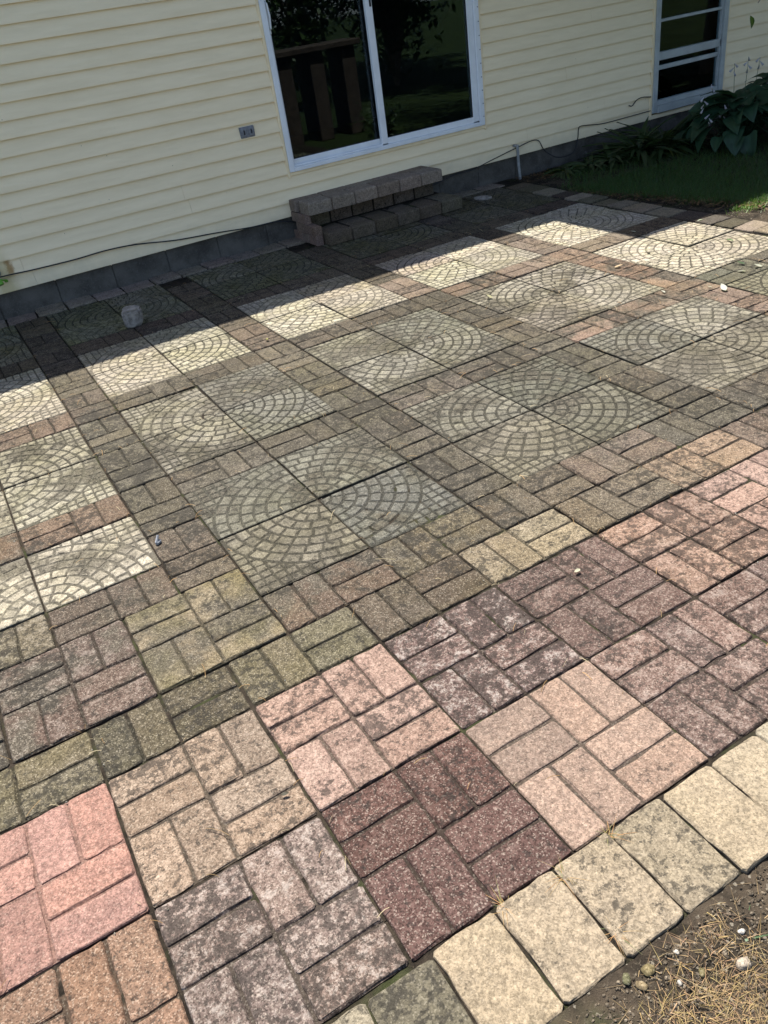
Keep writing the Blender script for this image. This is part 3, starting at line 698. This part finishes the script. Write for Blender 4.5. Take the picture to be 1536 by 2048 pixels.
tag(b.build('stone_disc', M_STONE, None, U(7.75, -8.0, .006), (.03, .05, 0), smooth=False), 'pale round lid lying on shaded paving right of the steps', 'lid')
def leafmesh(L, Wd, curl, seed, heart=False, nx=6, ny=3, fold=.18, tint=W4):
    b = MB(); rg = random.Random(seed)
    for i in range(nx+1):
        t = i/nx
        wd = Wd*(math.sin(math.pi*min(1, t**.8))**.8 if not heart else (1.0-(t)**2.2)*min(1, (t+.12)*4.0)**.6) * (1 if t < .999 else .02)
        for j in range(-ny, ny+1):
            s_ = j/ny; x = t*L-(abs(s_)**2*L*.12 if heart and t < .3 else 0); z = -curl*L*t*t+fold*wd*abs(s_)**1.5+.02*L*math.sin(6*t+j+seed)
            b.v.append((x, s_*wd, z))
    k = 2*ny+1
    for i in range(nx):
        for j in range(k-1):
            q = (1.0, .80, 1.06, 1.06, .80, 1.0)[j] if heart else 1.0; b.face((i*k+j, (i+1)*k+j, (i+1)*k+j+1, i*k+j+1), (tint[0]*q, tint[1]*q, tint[2]*q, 0))
    return b
LV = [(985/1, 598, .05, 'brown curled leaf with green bits between the fan blocks', (.75, .7, .45)), (1228, 537, .055, 'tan curled fallen leaf on reddish strip of bricks', (1.0, .72, .5)),
      (1330, 588, .035, 'small white leaf fragment standing upright on the paving', (1, 1, 1)), (1424, 577, .04, 'crumpled white leaf near the orange-tan bricks', (1, 1, 1)), (1452, 584, .07, 'long white leaf lying flat by orange-tan bricks', (1, 1, 1)),
      (1490, 530, .05, 'dark green fallen leaf on grey paving at right', (.12, .22, .10)), (1475, 545, .045, 'pale leaf scrap beside the dark green leaf', (1, 1, .95)), (1525, 535, .05, 'whitish leaf at the right edge of the patio', (1, 1, .9)),
      (1272, 466, .05, 'pale leaf lying on the shadow corner', (.95, 1, .95)), (1288, 503, .05, 'cream leaf on the sunlit fan block at right', (1, .97, .8)), (1466, 484, .055, 'green leaf on bright paving near the shrub', (.2, .34, .14)),
      (657, 538, .05, 'pale green leaf in the shade in front of the steps', (.6, .7, .6)), (488, 597, .045, 'small pale leaf in shade near the shadow edge', (.7, .75, .7)), (534, 680, .04, 'yellow-green leaf on dark bricks', (.8, .85, .2)),
      (1405, 441, .05, 'pale leaf by the edging stones at upper right', (.8, .85, .75)), (890, 605, .025, 'tiny reddish-brown leaf on the sunlit paving', (.5, .22, .12)), (1160, 1142, .028, 'small white scrap on dark red slab corner', (1, .95, .8)), (365, 1045, .022, 'tiny dark curled leaf on the brick strip', (.06, .05, .04)), (563, 1594, .022, 'small dark leaf lying on tan brick slab', (.10, .09, .06))]
from mathutils import Euler
def ground_pt(x, y):
    d = cam.matrix_world.to_3x3() @ Vector(((x/2-384)/FP, -(y/2-512)/FP, -1)); t = -CAMP.z/d.z; return CAMP+d*t
for i, (x, y, L, lab, tn) in enumerate(LV):
    rg = random.Random(40+i); p = ground_pt(x, y)
    o = leafmesh(L*.92, L*.21, rg.uniform(-.3, .1), i, tint=(*tn, 0)).build('fallen_leaf', M_PALE, None, p+Vector((0, 0, .008)), (rg.gauss(0, .18), -.12+rg.gauss(0, .1), rg.uniform(0, 6.28)), smooth=True)
    tag(o, lab, 'leaf', 'fallen leaves on the patio')
p = ground_pt(318, 1088); bt = MB()
bt.bbox((-.012, -.008, .001), (.012, .008, .016), .004); bt.tube([(-.01, 0, .012), (.012, .004, .030)], .005, 6)
tag(bt.build('metal_clip', M_METAL, None, p, (0, 0, .6)), 'small blue-grey metal clip lying on the brick strip', 'clip')
# dry needles and straw bits, thickest along the joints
nd = MB(); rg = random.Random(77)
lines = [(a, b) for sl in slabs for a, b in (((sl['r'][0], sl['r'][1]), (sl['r'][0], sl['r'][3])), ((sl['r'][0], sl['r'][1]), (sl['r'][2], sl['r'][1])))]
for i in range(1000):
    if rg.random() < .78:
        a, b = rg.choice(lines); t = rg.random(); u_, v_ = a[0]+(b[0]-a[0])*t+rg.gauss(0, .025), a[1]+(b[1]-a[1])*t+rg.gauss(0, .025)
    else: u_, v_ = rg.uniform(-3.5, 8.5), rg.uniform(-6.5, 4.1)
    if v_ > 4.12: continue
    L = rg.uniform(.008, .035) if rg.random() < .8 else rg.uniform(.03, .07); an = rg.uniform(0, 6.28); c_ = U(u_, v_, .0045+rg.uniform(0, .003)); bend = rg.uniform(-.25, .25); wd = rg.uniform(.0004, .0009)
    pts = []
    for k in range(4):
        s_ = (k/3-.5)*L; a2 = an+bend*(k/3-.5); pts.append(c_+Vector((math.cos(a2)*s_, math.sin(a2)*s_, .004*math.sin(k*1.2))))
    tn = rg.choice(((1, 1, 1, 0), (.75, .6, .45, 0), (.5, .36, .24, 0), (.95, .7, .5, 0)))
    b = len(nd.v); side = Vector((-math.sin(an), math.cos(an), 0))*wd
    for q in pts: nd.v += [tuple(q-side), tuple(q+side+Vector((0, 0, .001)))]
    for k in range(3): nd.face((b+2*k, b+2*k+1, b+2*k+3, b+2*k+2), tn)
tag(nd.build('dry_needles', M_DRY), 'scattered dry needles and straw bits in the patio joints', 'litter', kind='stuff')
# grit: tiny pale stones
gt = MB(); ico = bmesh.new(); bmesh.ops.create_icosphere(ico, subdivisions=1, radius=1)
def grit(mb, p, r, c, rg): mb.frombm(ico, c, (0, .3, 0, 0), Matrix.LocRotScale(p, Euler((rg.random()*6, rg.random()*6, 0)), Vector((r*rg.uniform(.7, 1.2), r*rg.uniform(.7, 1.2), r*rg.uniform(.5, .9)))))
for i in range(260):
    a, b = rg.choice(lines); t = rg.random(); p = U(a[0]+(b[0]-a[0])*t+rg.gauss(0, .05), a[1]+(b[1]-a[1])*t+rg.gauss(0, .05), .002)
    if -p.y/S < 4.1: grit(gt, p, rg.uniform(.0012, .0032), (*mul((.26, .24, .2), rg.uniform(.3, 1.1)), 0), rg)
for i in range(5000):
    u_, v_ = rg.uniform(-1.6, 1.2), 4.66+abs(rg.gauss(0, .5)); x, y = u_*S, -v_*S
    grit(gt, Vector((x, y, soilz(x, y)+.001)), rg.uniform(.0010, .0042), (*mul((.075, .060, .043), rg.uniform(.2, 1.7)), .2), rg)
tag(gt.build('grit', M_CON), 'loose grit and crumbs of soil', 'grit', kind='stuff')
for i, (x, y, r, rgb, lab) in enumerate([(1298, 1940, .016, (150, 135, 85), 'yellowish rounded pebble half buried by the edging stone'), (1252, 1960, .012, (120, 120, 80), 'small mossy pebble beside the edging stone'), (1283, 1972, .012, (170, 150, 105), 'small tan pebble below the yellowish one'),
        (1486, 1928, .017, (205, 190, 165), 'pinkish white stone in the straw at lower right'), (1360, 1962, .007, (215, 210, 195), 'tiny white pebble in bare soil'), (1352, 1902, .007, (225, 220, 205), 'tiny white pebble above the twig'), (1484, 1862, .008, (240, 238, 228), 'small bright white pebble near green blade'), (1405, 1942, .010, (140, 130, 80), 'brownish pebble between straw tufts')]):
    b = rockmesh(r*.8, 20+i, (1.15, .85, .55)); b.c = [(*P(*rgb), .15)]*len(b.f); b.g = [(.2, .4, 0, 0)]*len(b.f); p = ground_pt(x, y)
    tag(b.build('pebble', M_CON, None, Vector((p.x, p.y, soilz(p.x, p.y)+r*.35)), (0, 0, i), smooth=True), lab, 'pebble', 'pebbles in the soil')
# straw tufts on the soil
sw = MB()
def blade(mb, p, L, an, lean, wd, tn, n=4, droop=.8):
    b = len(mb.v); d = Vector((math.cos(an), math.sin(an), 0)); s_ = Vector((-d.y, d.x, 0))
    for k in range(n+1):
        t = k/n; q = p+d*(L*t*math.sin(lean)*(1+.3*t))+Vector((0, 0, L*(t*math.cos(lean)-droop*.35*t*t*math.sin(lean))))
        ww = wd*(1-t*.9); mb.v += [tuple(q-s_*ww), tuple(q+s_*ww)]
    for k in range(n): mb.face((b+2*k, b+2*k+1, b+2*k+3, b+2*k+2), tn)
tufts = [(1440, 1960, .05, 120), (1470, 1900, .04, 60), (1420, 2010, .06, 160), (1500, 2000, .07, 200), (1530, 1950, .05, 120), (1380, 2040, .06, 120), (1430, 1850, .04, 70), (1350, 1990, .05, 60), (1330, 1890, .05, 40), (1530, 2040, .07, 200), (1390, 1880, .04, 50), (1300, 2030, .06, 50), (1480, 2040, .06, 120)]
for x, y, sp, n in tufts:
    c_ = ground_pt(x, y)
    for i in range(int(n*.75)):
        q = c_+Vector((rg.gauss(0, sp*.8), rg.gauss(0, sp*.5), 0)); 
        if -q.y/S < 4.66: continue
        q.z = soilz(q.x, q.y)+.001; k = rg.uniform(.45, 1.15)
        blade(sw, q, rg.uniform(.010, .042), rg.uniform(0, 6.28), rg.uniform(.6, 1.5), rg.uniform(.0003, .0007), (k, k*rg.uniform(.72, .95), k*rg.uniform(.5, .8), 0))
for i in range(240):
    u_, v_ = rg.uniform(-1.8, 1.2), rg.uniform(4.66, 5.6); q = U(u_, v_); q.z = soilz(q.x, q.y)+.003; k = rg.uniform(.35, 1.1)
    blade(sw, q, rg.uniform(.01, .06), rg.uniform(0, 6.28), 1.5, rg.uniform(.0003, .0008), (k, k*.85, k*.68, 0), droop=.1)
tag(sw.build('dry_straw', M_DRY), 'tufts of dry yellow straw on the soil at lower right', 'dry grass', kind='stuff')
for i, (x, y, lab) in enumerate([(1128, 1752, 'dry straw weed in the joint between two edging stones'), (1010, 1815, 'dry weed at the inner corner of the edging stones'), (1232, 1862, 'small dark weed in joint of edging stones near soil'), (1218, 1672, 'dry sprig at the joint beside the grey edging stone')]):
    b = MB(); p = ground_pt(x, y)
    for k in range(22): blade(b, p+Vector((rg.gauss(0, .004), rg.gauss(0, .004), -.004)), rg.uniform(.02, .06), rg.uniform(0, 6.28), rg.uniform(.7, 1.4), .0007, (rg.uniform(.4, 1), .62, .4, 0))
    tag(b.build('weed_tuft', M_DRY), lab, 'weed', 'weeds in the joints')
gb = MB(); p = ground_pt(1478, 1880)
for k in range(3): blade(gb, p+Vector((.01*k, 0, -.01)), .06, -.4+.9*k, 1.2, .003, W4)
tag(gb.build('grass_sprig', M_GRASS), 'short green grass sprig curling over the soil', 'grass')

# ------------------------------------------------------------------ lawn and plants on the right
lw = MB(); rg = random.Random(5)
def lawn_edge(v): return 9.28+.10*math.sin(v*2.1)+.12*noise.noise((v*1.7, 3, 0))+(max(0, v+5.6)*.32 if v > -5.6 else 0)+(max(0, -7.2-v)*1.0)
for i in range(52000):
    v_ = rg.uniform(-8.0, -2.6); u_ = lawn_edge(v_)+rg.uniform(-.05, 1)**1*rg.uniform(0, 6.6)
    if v_ < -6.9+.0*u_ and rg.random() < .75: continue
    if u_-lawn_edge(v_) < .15 and rg.random() < .5: continue
    k = rg.uniform(.6, 1.25); q = U(u_, v_, -.012)
    blade(lw, q, rg.uniform(.025, .065), rg.uniform(0, 6.28), rg.uniform(.1, .9), rg.uniform(.0010, .0022), (k*rg.uniform(.8, 1.9), k*rg.uniform(.9, 1.25), k*.9, 0), n=2)
for i in range(500):
    q = U(9.9+rg.gauss(0, .25), -3.25+rg.gauss(0, .14), -.01); k = rg.uniform(.8, 2.2)
    blade(lw, q, rg.uniform(.02, .05), rg.uniform(0, 6.28), rg.uniform(.3, 1.2), .0016, (k*1.8, k*1.3, k, 0), n=2)
tag(lw.build('lawn_grass', M_GRASS), 'dark green lawn grass in the shade at right', 'grass', kind='stuff')
ml = MB()
for i in range(1500):
    v_ = rg.uniform(-8.2, -2.3); u_ = lawn_edge(v_)+rg.gauss(-.05, .18) if v_ > -7 else rg.uniform(8.6, 10.5)
    q = U(u_, v_ if v_ > -7 else rg.uniform(-8.9, -8.2), -.008); k = rg.uniform(.15, 1)
    if u_ < 9.08: continue
    an = rg.uniform(0, 6.28); L = rg.uniform(.008, .03); wd = rg.uniform(.002, .006); b = len(ml.v); d = Vector((math.cos(an), math.sin(an), rg.uniform(-.3, .3)))*L; s_ = Vector((-math.sin(an), math.cos(an), rg.uniform(-.4, .4)))*wd; q = q+Vector((0, 0, .008))
    ml.v += [tuple(q-d-s_), tuple(q+d-s_), tuple(q+d+s_), tuple(q-d+s_)]; ml.face((b, b+1, b+2, b+3), (k*.5, k*.36, k*.25, 0))
tag(ml.build('mulch_chips', M_DRY), 'brown mulch chips between lawn and patio', 'mulch', kind='stuff')

def plant_leaf(meshes, mat, parent, az, tilt, r0, z0, sc_, rg, roll=0):
    o = link('leaf', rg.choice(meshes), parent, (math.cos(az)*r0, math.sin(az)*r0, z0), (roll, -tilt, az)); o.rotation_mode = 'XYZ'; o.scale = (sc_,)*3; return o
HM = [leafmesh(.19, .098, .25+.15*i, i*3, True, 8, 3, .22).mesh('leaf', M_HOSTA, True) for i in range(4)]
def hosta(loc, n, R, H, label, stalks, sc0=1.0, seed=0):
    rg = random.Random(seed); e = empty('hosta_plant', loc); tag(e, label, 'plant', 'hosta plants by the wall')
    for i in range(n):
        t = (i+.5)/n; az = i*2.399+rg.gauss(0, .2); r = R*(.15+.75*t); z = H*(1-.72*t**1.4)+rg.gauss(0, .02)
        plant_leaf(HM, M_HOSTA, e, az, .55-1.25*t+rg.gauss(0, .15), r, max(.03, z), sc0*rg.uniform(.55, 1.0), rg, rg.gauss(0, .35))
    stm = MB()
    for i in range(n):
        t = (i+.5)/n; az = i*2.399; r = R*(.15+.75*t); stm.tube([(0, 0, -.02), (math.cos(az)*r*.5, math.sin(az)*r*.5, H*.5), (math.cos(az)*r, math.sin(az)*r, max(.03, H*(1-.72*t**1.4)))], .003, 4, W4)
    stm.build('stem', M_HOSTA, e)
    for (dx, dy, hz, nf) in stalks:
        s_ = MB(); top = Vector((dx, dy, hz)); s_.tube([(dx*.5, dy*.5, .1), (dx*.8, dy*.8, hz*.6), top], .0028, 5, (1.2, 1.1, .8, 0), .0015); so_ = s_.build('flower_stalk', M_HOSTA, e)
        for k in range(nf):
            f = MB(); q = top-Vector((0, 0, .030*k)); az = k*2.2+dx*9; d = Vector((math.cos(az), math.sin(az), -.9)).normalized()
            f.tube([q, q+d*.015, q+d*.030, q+d*.045], .002, 6, W4, .010); f.build('flower', M_LILAC, so_)
    return e
hosta(U(13.7, -6.75, 0), 92, .54, .36, 'large hosta with broad dark leaves and drooping lilac flowers right of the window', [(-.36, .10, .42, 4), (-.22, .0, .34, 4), (-.10, -.12, .38, 3), (.05, .02, .66, 4), (-.02, .1, .62, 3), (.20, .05, .40, 3), (-.42, -.02, .30, 3), (.3, .1, .62, 3), (-.26, .12, .5, 2)], 1.15, 2)
hosta(U(15.1, -7.0, 0), 60, .46, .40, 'second hosta cut off by the right edge of the photo', [(-.1, .0, .45, 3)], 1.1, 9)
SM = [leafmesh(.30, .021, .55+.25*i, i*5, False, 8, 1, .5).mesh('leaf', M_STRAP, True) for i in range(4)]
SB = [leafmesh(.26, .015, .7+.3*i, i*7, False, 8, 1, .6, (3.2, 2.0, 1.3, 0)).mesh('leaf', M_STRAP, True) for i in range(2)]
for i, (u_, v_, n, sc_, up, lab) in enumerate([(10.15, -8.25, 22, .55, .5, 'small low strap-leaf clump nearest the grey pipe'), (10.75, -8.15, 30, .62, .6, 'low strap-leaf clump, second from the pipe'), (11.3, -8.05, 32, .7, .7, 'strap-leaf clump in the middle of the row with yellowing tips'), (11.95, -7.95, 40, .9, 1.0, 'tall strap-leaf clump with brown leaves below the window corner'), (12.5, -7.8, 34, .95, 1.0, 'strap-leaf clump under the window beside the hosta'), (13.0, -8.2, 26, .8, .9, 'strap-leaf clump close to the wall behind the hosta')]):
    rg = random.Random(60+i); e = empty('strap_leaf_plant', U(u_, v_, -.01)); tag(e, lab, 'plant', 'strap-leaf plants along the foundation')
    for k in range(int(n*3)):
        br = rg.random() < .16; plant_leaf(SB if br else SM, M_STRAP, e, rg.uniform(0, 6.28), rg.uniform(.35, 1.25)*up if not br else rg.uniform(0, .6), rg.uniform(0, .05), rg.uniform(0, .02), sc_*rg.uniform(.75, 1.4), rg, rg.gauss(0, .3))

# leafy shrubs: right edge (casts the dappled shade), and the yard behind the camera that the glass reflects
def shrub(name, loc, rx, ry, h, n, ls, label, seed, mat=M_BUSH, base=.1, group=None, nst=9):
    rg = random.Random(seed); e = empty(name, loc); tag(e, label, 'shrub', group); b = MB(); s_ = MB(); tips = []
    for k in range(nst):
        az = k*2.4+rg.random(); t = Vector((math.cos(az)*rx*rg.uniform(.3, .8), math.sin(az)*ry*rg.uniform(.3, .8), h*rg.uniform(.6, .98))); m_ = Vector((t.x*.35, t.y*.35, t.z*.55)); tips.append(t)
        s_.tube([(0, 0, -.05), m_, t], max(.004, h*.012), 5, W4, .003)
    for i in range(n):
        c_ = rg.choice(tips); q = c_*rg.uniform(.35, 1.05)+Vector((rg.gauss(0, rx*.22), rg.gauss(0, ry*.22), rg.gauss(0, h*.13)))
        if q.z < base: continue
        d = Vector((rg.gauss(0, 1), rg.gauss(0, 1), rg.gauss(-.2, .6))).normalized(); sd_ = d.cross(Vector((rg.gauss(0, .5), rg.gauss(0, .5), 1))).normalized(); L = ls*rg.uniform(.7, 1.3); k = rg.uniform(.6, 1.3)
        b0 = len(b.v); b.v += [tuple(q), tuple(q+d*L*.5+sd_*L*.24), tuple(q+d*L), tuple(q+d*L*.5-sd_*L*.24)]; b.face((b0, b0+1, b0+2, b0+3), (k, k, k, 0))
    b.build('foliage', mat, e); s_.build('branch', M_WOOD, e); return e
shrub('leafy_shrub', U(10.05, -2.05, 0), .30, .30, .42, 420, .07, 'leafy shrub just outside the right edge casting dappled shade', 3, base=.04)
tb = empty('garden_table', (4.25, -1.05, -.06)); tag(tb, 'rough wooden potting table beside the patio, seen only mirrored in the door glass', 'table')
b = MB(); b.bbox((-.62, -.28, 1.05), (.62, .28, 1.12), .01); b.build('tabletop', M_DARKWOOD, tb)
for x in (-.48, -.02, .45):
    b = MB(); b.bbox((x-.10, -.22, 0), (x+.10, .22, 1.05), .01); b.build('leg', M_DARKWOOD, tb)
for i, (x, y, rx, h, n, lab) in enumerate([(5.7, -4.5, .9, 2.6, 2600, 'tall broadleaf shrub behind the wooden table'), (7.9, -5.2, 1.2, 2.9, 2800, 'dense shrub in the yard right of the broadleaf shrub'), (3.2, -8.4, 1.3, 3.0, 2400, 'dense shrub far behind the viewer')]):
    shrub('yard_shrub', (x, y, -.06), rx, rx*.8, h, n, .14, lab, 30+i, base=.15, group='shrubs behind the viewer', nst=18)
def sky_block_tree(loc, R, z0, z1, n, label, seed):  # unseen trees added to screen off sky light and darken the right wall
    rg = random.Random(seed); e = empty('added_shade_tree', loc); tag(e, label, 'tree', 'unseen trees added to block sky light')
    b = MB(); b.tube([(0, 0, -.1), (.05, .03, z0*.8), (-.04, .02, (z0+z1)*.5), (.05, 0, z1*.9)], .13, 10, W4, .03); b.build('trunk', M_WOOD, e)
    cl = []
    while len(cl) < 60:
        q = Vector((rg.uniform(-1, 1), rg.uniform(-1, 1), rg.uniform(-1, 1)))
        if q.length < 1: cl.append(Vector((q.x*R, q.y*R, (z0+z1)/2+q.z*(z1-z0)/2)))
    lb = MB()
    for c_ in cl[::3]: lb.tube([(0, 0, z0*.9), (c_.x*.5, c_.y*.5, z0*.9+(c_.z-z0*.9)*.6), tuple(c_)], .035, 5, W4, .008)
    lb.build('limb', M_WOOD, e); cr = MB()
    for i in range(n):
        p_ = rg.choice(cl)+Vector((rg.gauss(0, .32), rg.gauss(0, .32), rg.gauss(0, .24))); d = Vector((rg.gauss(0, 1), rg.gauss(0, 1), rg.gauss(-.3, .5))).normalized(); s_ = d.cross(Vector((rg.gauss(0, .3), .3, 1))).normalized(); L = .2*rg.uniform(.7, 1.2); k = rg.uniform(.7, 1.2)
        b0 = len(cr.v); cr.v += [tuple(p_), tuple(p_+d*L*.5+s_*L*.26), tuple(p_+d*L), tuple(p_+d*L*.5-s_*L*.26)]; cr.face((b0, b0+1, b0+2, b0+3), (k, k, k, 0))
    cr.build('crown', M_BUSH, e)
sky_block_tree((9.4, .9, -.06), 2.1, 1.7, 6.5, 9000, 'added sky-blocking tree right of the lawn, out of frame', 51)
sky_block_tree((8.6, -3.4, -.06), 2.2, 2.0, 7.0, 9000, 'added sky-blocking tree right of and behind the viewer', 52)
sky_block_tree((5.6, -7.8, -.06), 2.4, .9, 7.5, 9000, 'added sky-blocking tree behind the viewer, nearest the shrubs', 54)
sky_block_tree((9.4, -8.0, -.06), 2.5, .9, 7.5, 9000, 'added sky-blocking tree behind the viewer, far right of the yard', 55)
sky_block_tree((11.8, 4.6, -.06), 2.0, 1.6, 6.5, 7000, 'added sky-blocking tree beyond the house corner at right', 53)
# overhanging branch at the upper right
tr = empty('young_tree', U(17.5, -3.6, -.05)); tag(tr, 'young tree out of frame at right whose leafy twig hangs into the top corner', 'tree')
tp = (cam.matrix_world.to_3x3() @ Vector(((758-384)/FP, -(3-512)/FP, -1))); tip = CAMP+tp*5.3; TL_ = U(17.5, -3.6, -.05)
b = MB(); b.tube([(0, 0, 0), (.05, .02, .9), (.0, -.04, 1.9), (.05, 0, 3.0)], .05, 8, W4, .02); b.build('trunk', M_WOOD, tr)
q = tip-TL_; b = MB(); b.tube([(.0, -.03, 1.8), (q.x*.4, q.y*.4, 2.15), (q.x*.8, q.y*.8, 1.75), tuple(q)], .014, 6, W4, .003); b.build('branch', M_WOOD, tr)
LM = [leafmesh(.09, .022, .3, 70+i, False, 5, 1, .3).mesh('leaf', M_BUSH, True) for i in range(2)]
rg = random.Random(8)
for i in range(14):
    t = .72+.3*rg.random(); z = 1.75+(q.z-1.75)*max(0, (t-.8)/.2) if t > .8 else 1.8
    o = link('leaf', rg.choice(LM), tr, (q.x*t, q.y*t, z-.01), (rg.gauss(0, .4), rg.uniform(.5, 1.3), rg.uniform(0, 6.28)))
b = MB(); rg2 = random.Random(4); cl = [Vector((rg2.gauss(-.5, .75), rg2.gauss(.1, .7), rg2.uniform(2.5, 5.0))) for _ in range(46)]  # crown spread wide out of view to keep sky light off the right wall
for i in range(7000):
    p_ = rg2.choice(cl)+Vector((rg2.gauss(0, .26), rg2.gauss(0, .26), rg2.gauss(0, .2)))
    if p_.z < 2.15: continue
    d = Vector((rg2.gauss(0, 1), rg2.gauss(0, 1), rg2.gauss(-.3, .5))).normalized(); s_ = d.cross(Vector((.2, .3, 1))).normalized(); L = .13*rg2.uniform(.7, 1.2)
    b0 = len(b.v); b.v += [tuple(p_), tuple(p_+d*L*.5+s_*L*.24), tuple(p_+d*L), tuple(p_+d*L*.5-s_*L*.24)]; b.face((b0, b0+1, b0+2, b0+3), W4)
lb = MB()
for c_ in cl[::3]: lb.tube([(.02, 0, 1.6), (c_.x*.5, c_.y*.5, 1.6+(c_.z-1.6)*.6), tuple(c_)], .022, 5, W4, .005)
lb.build('limb', M_WOOD, tr)
b.build('crown', M_BUSH, tr)
ico.free()
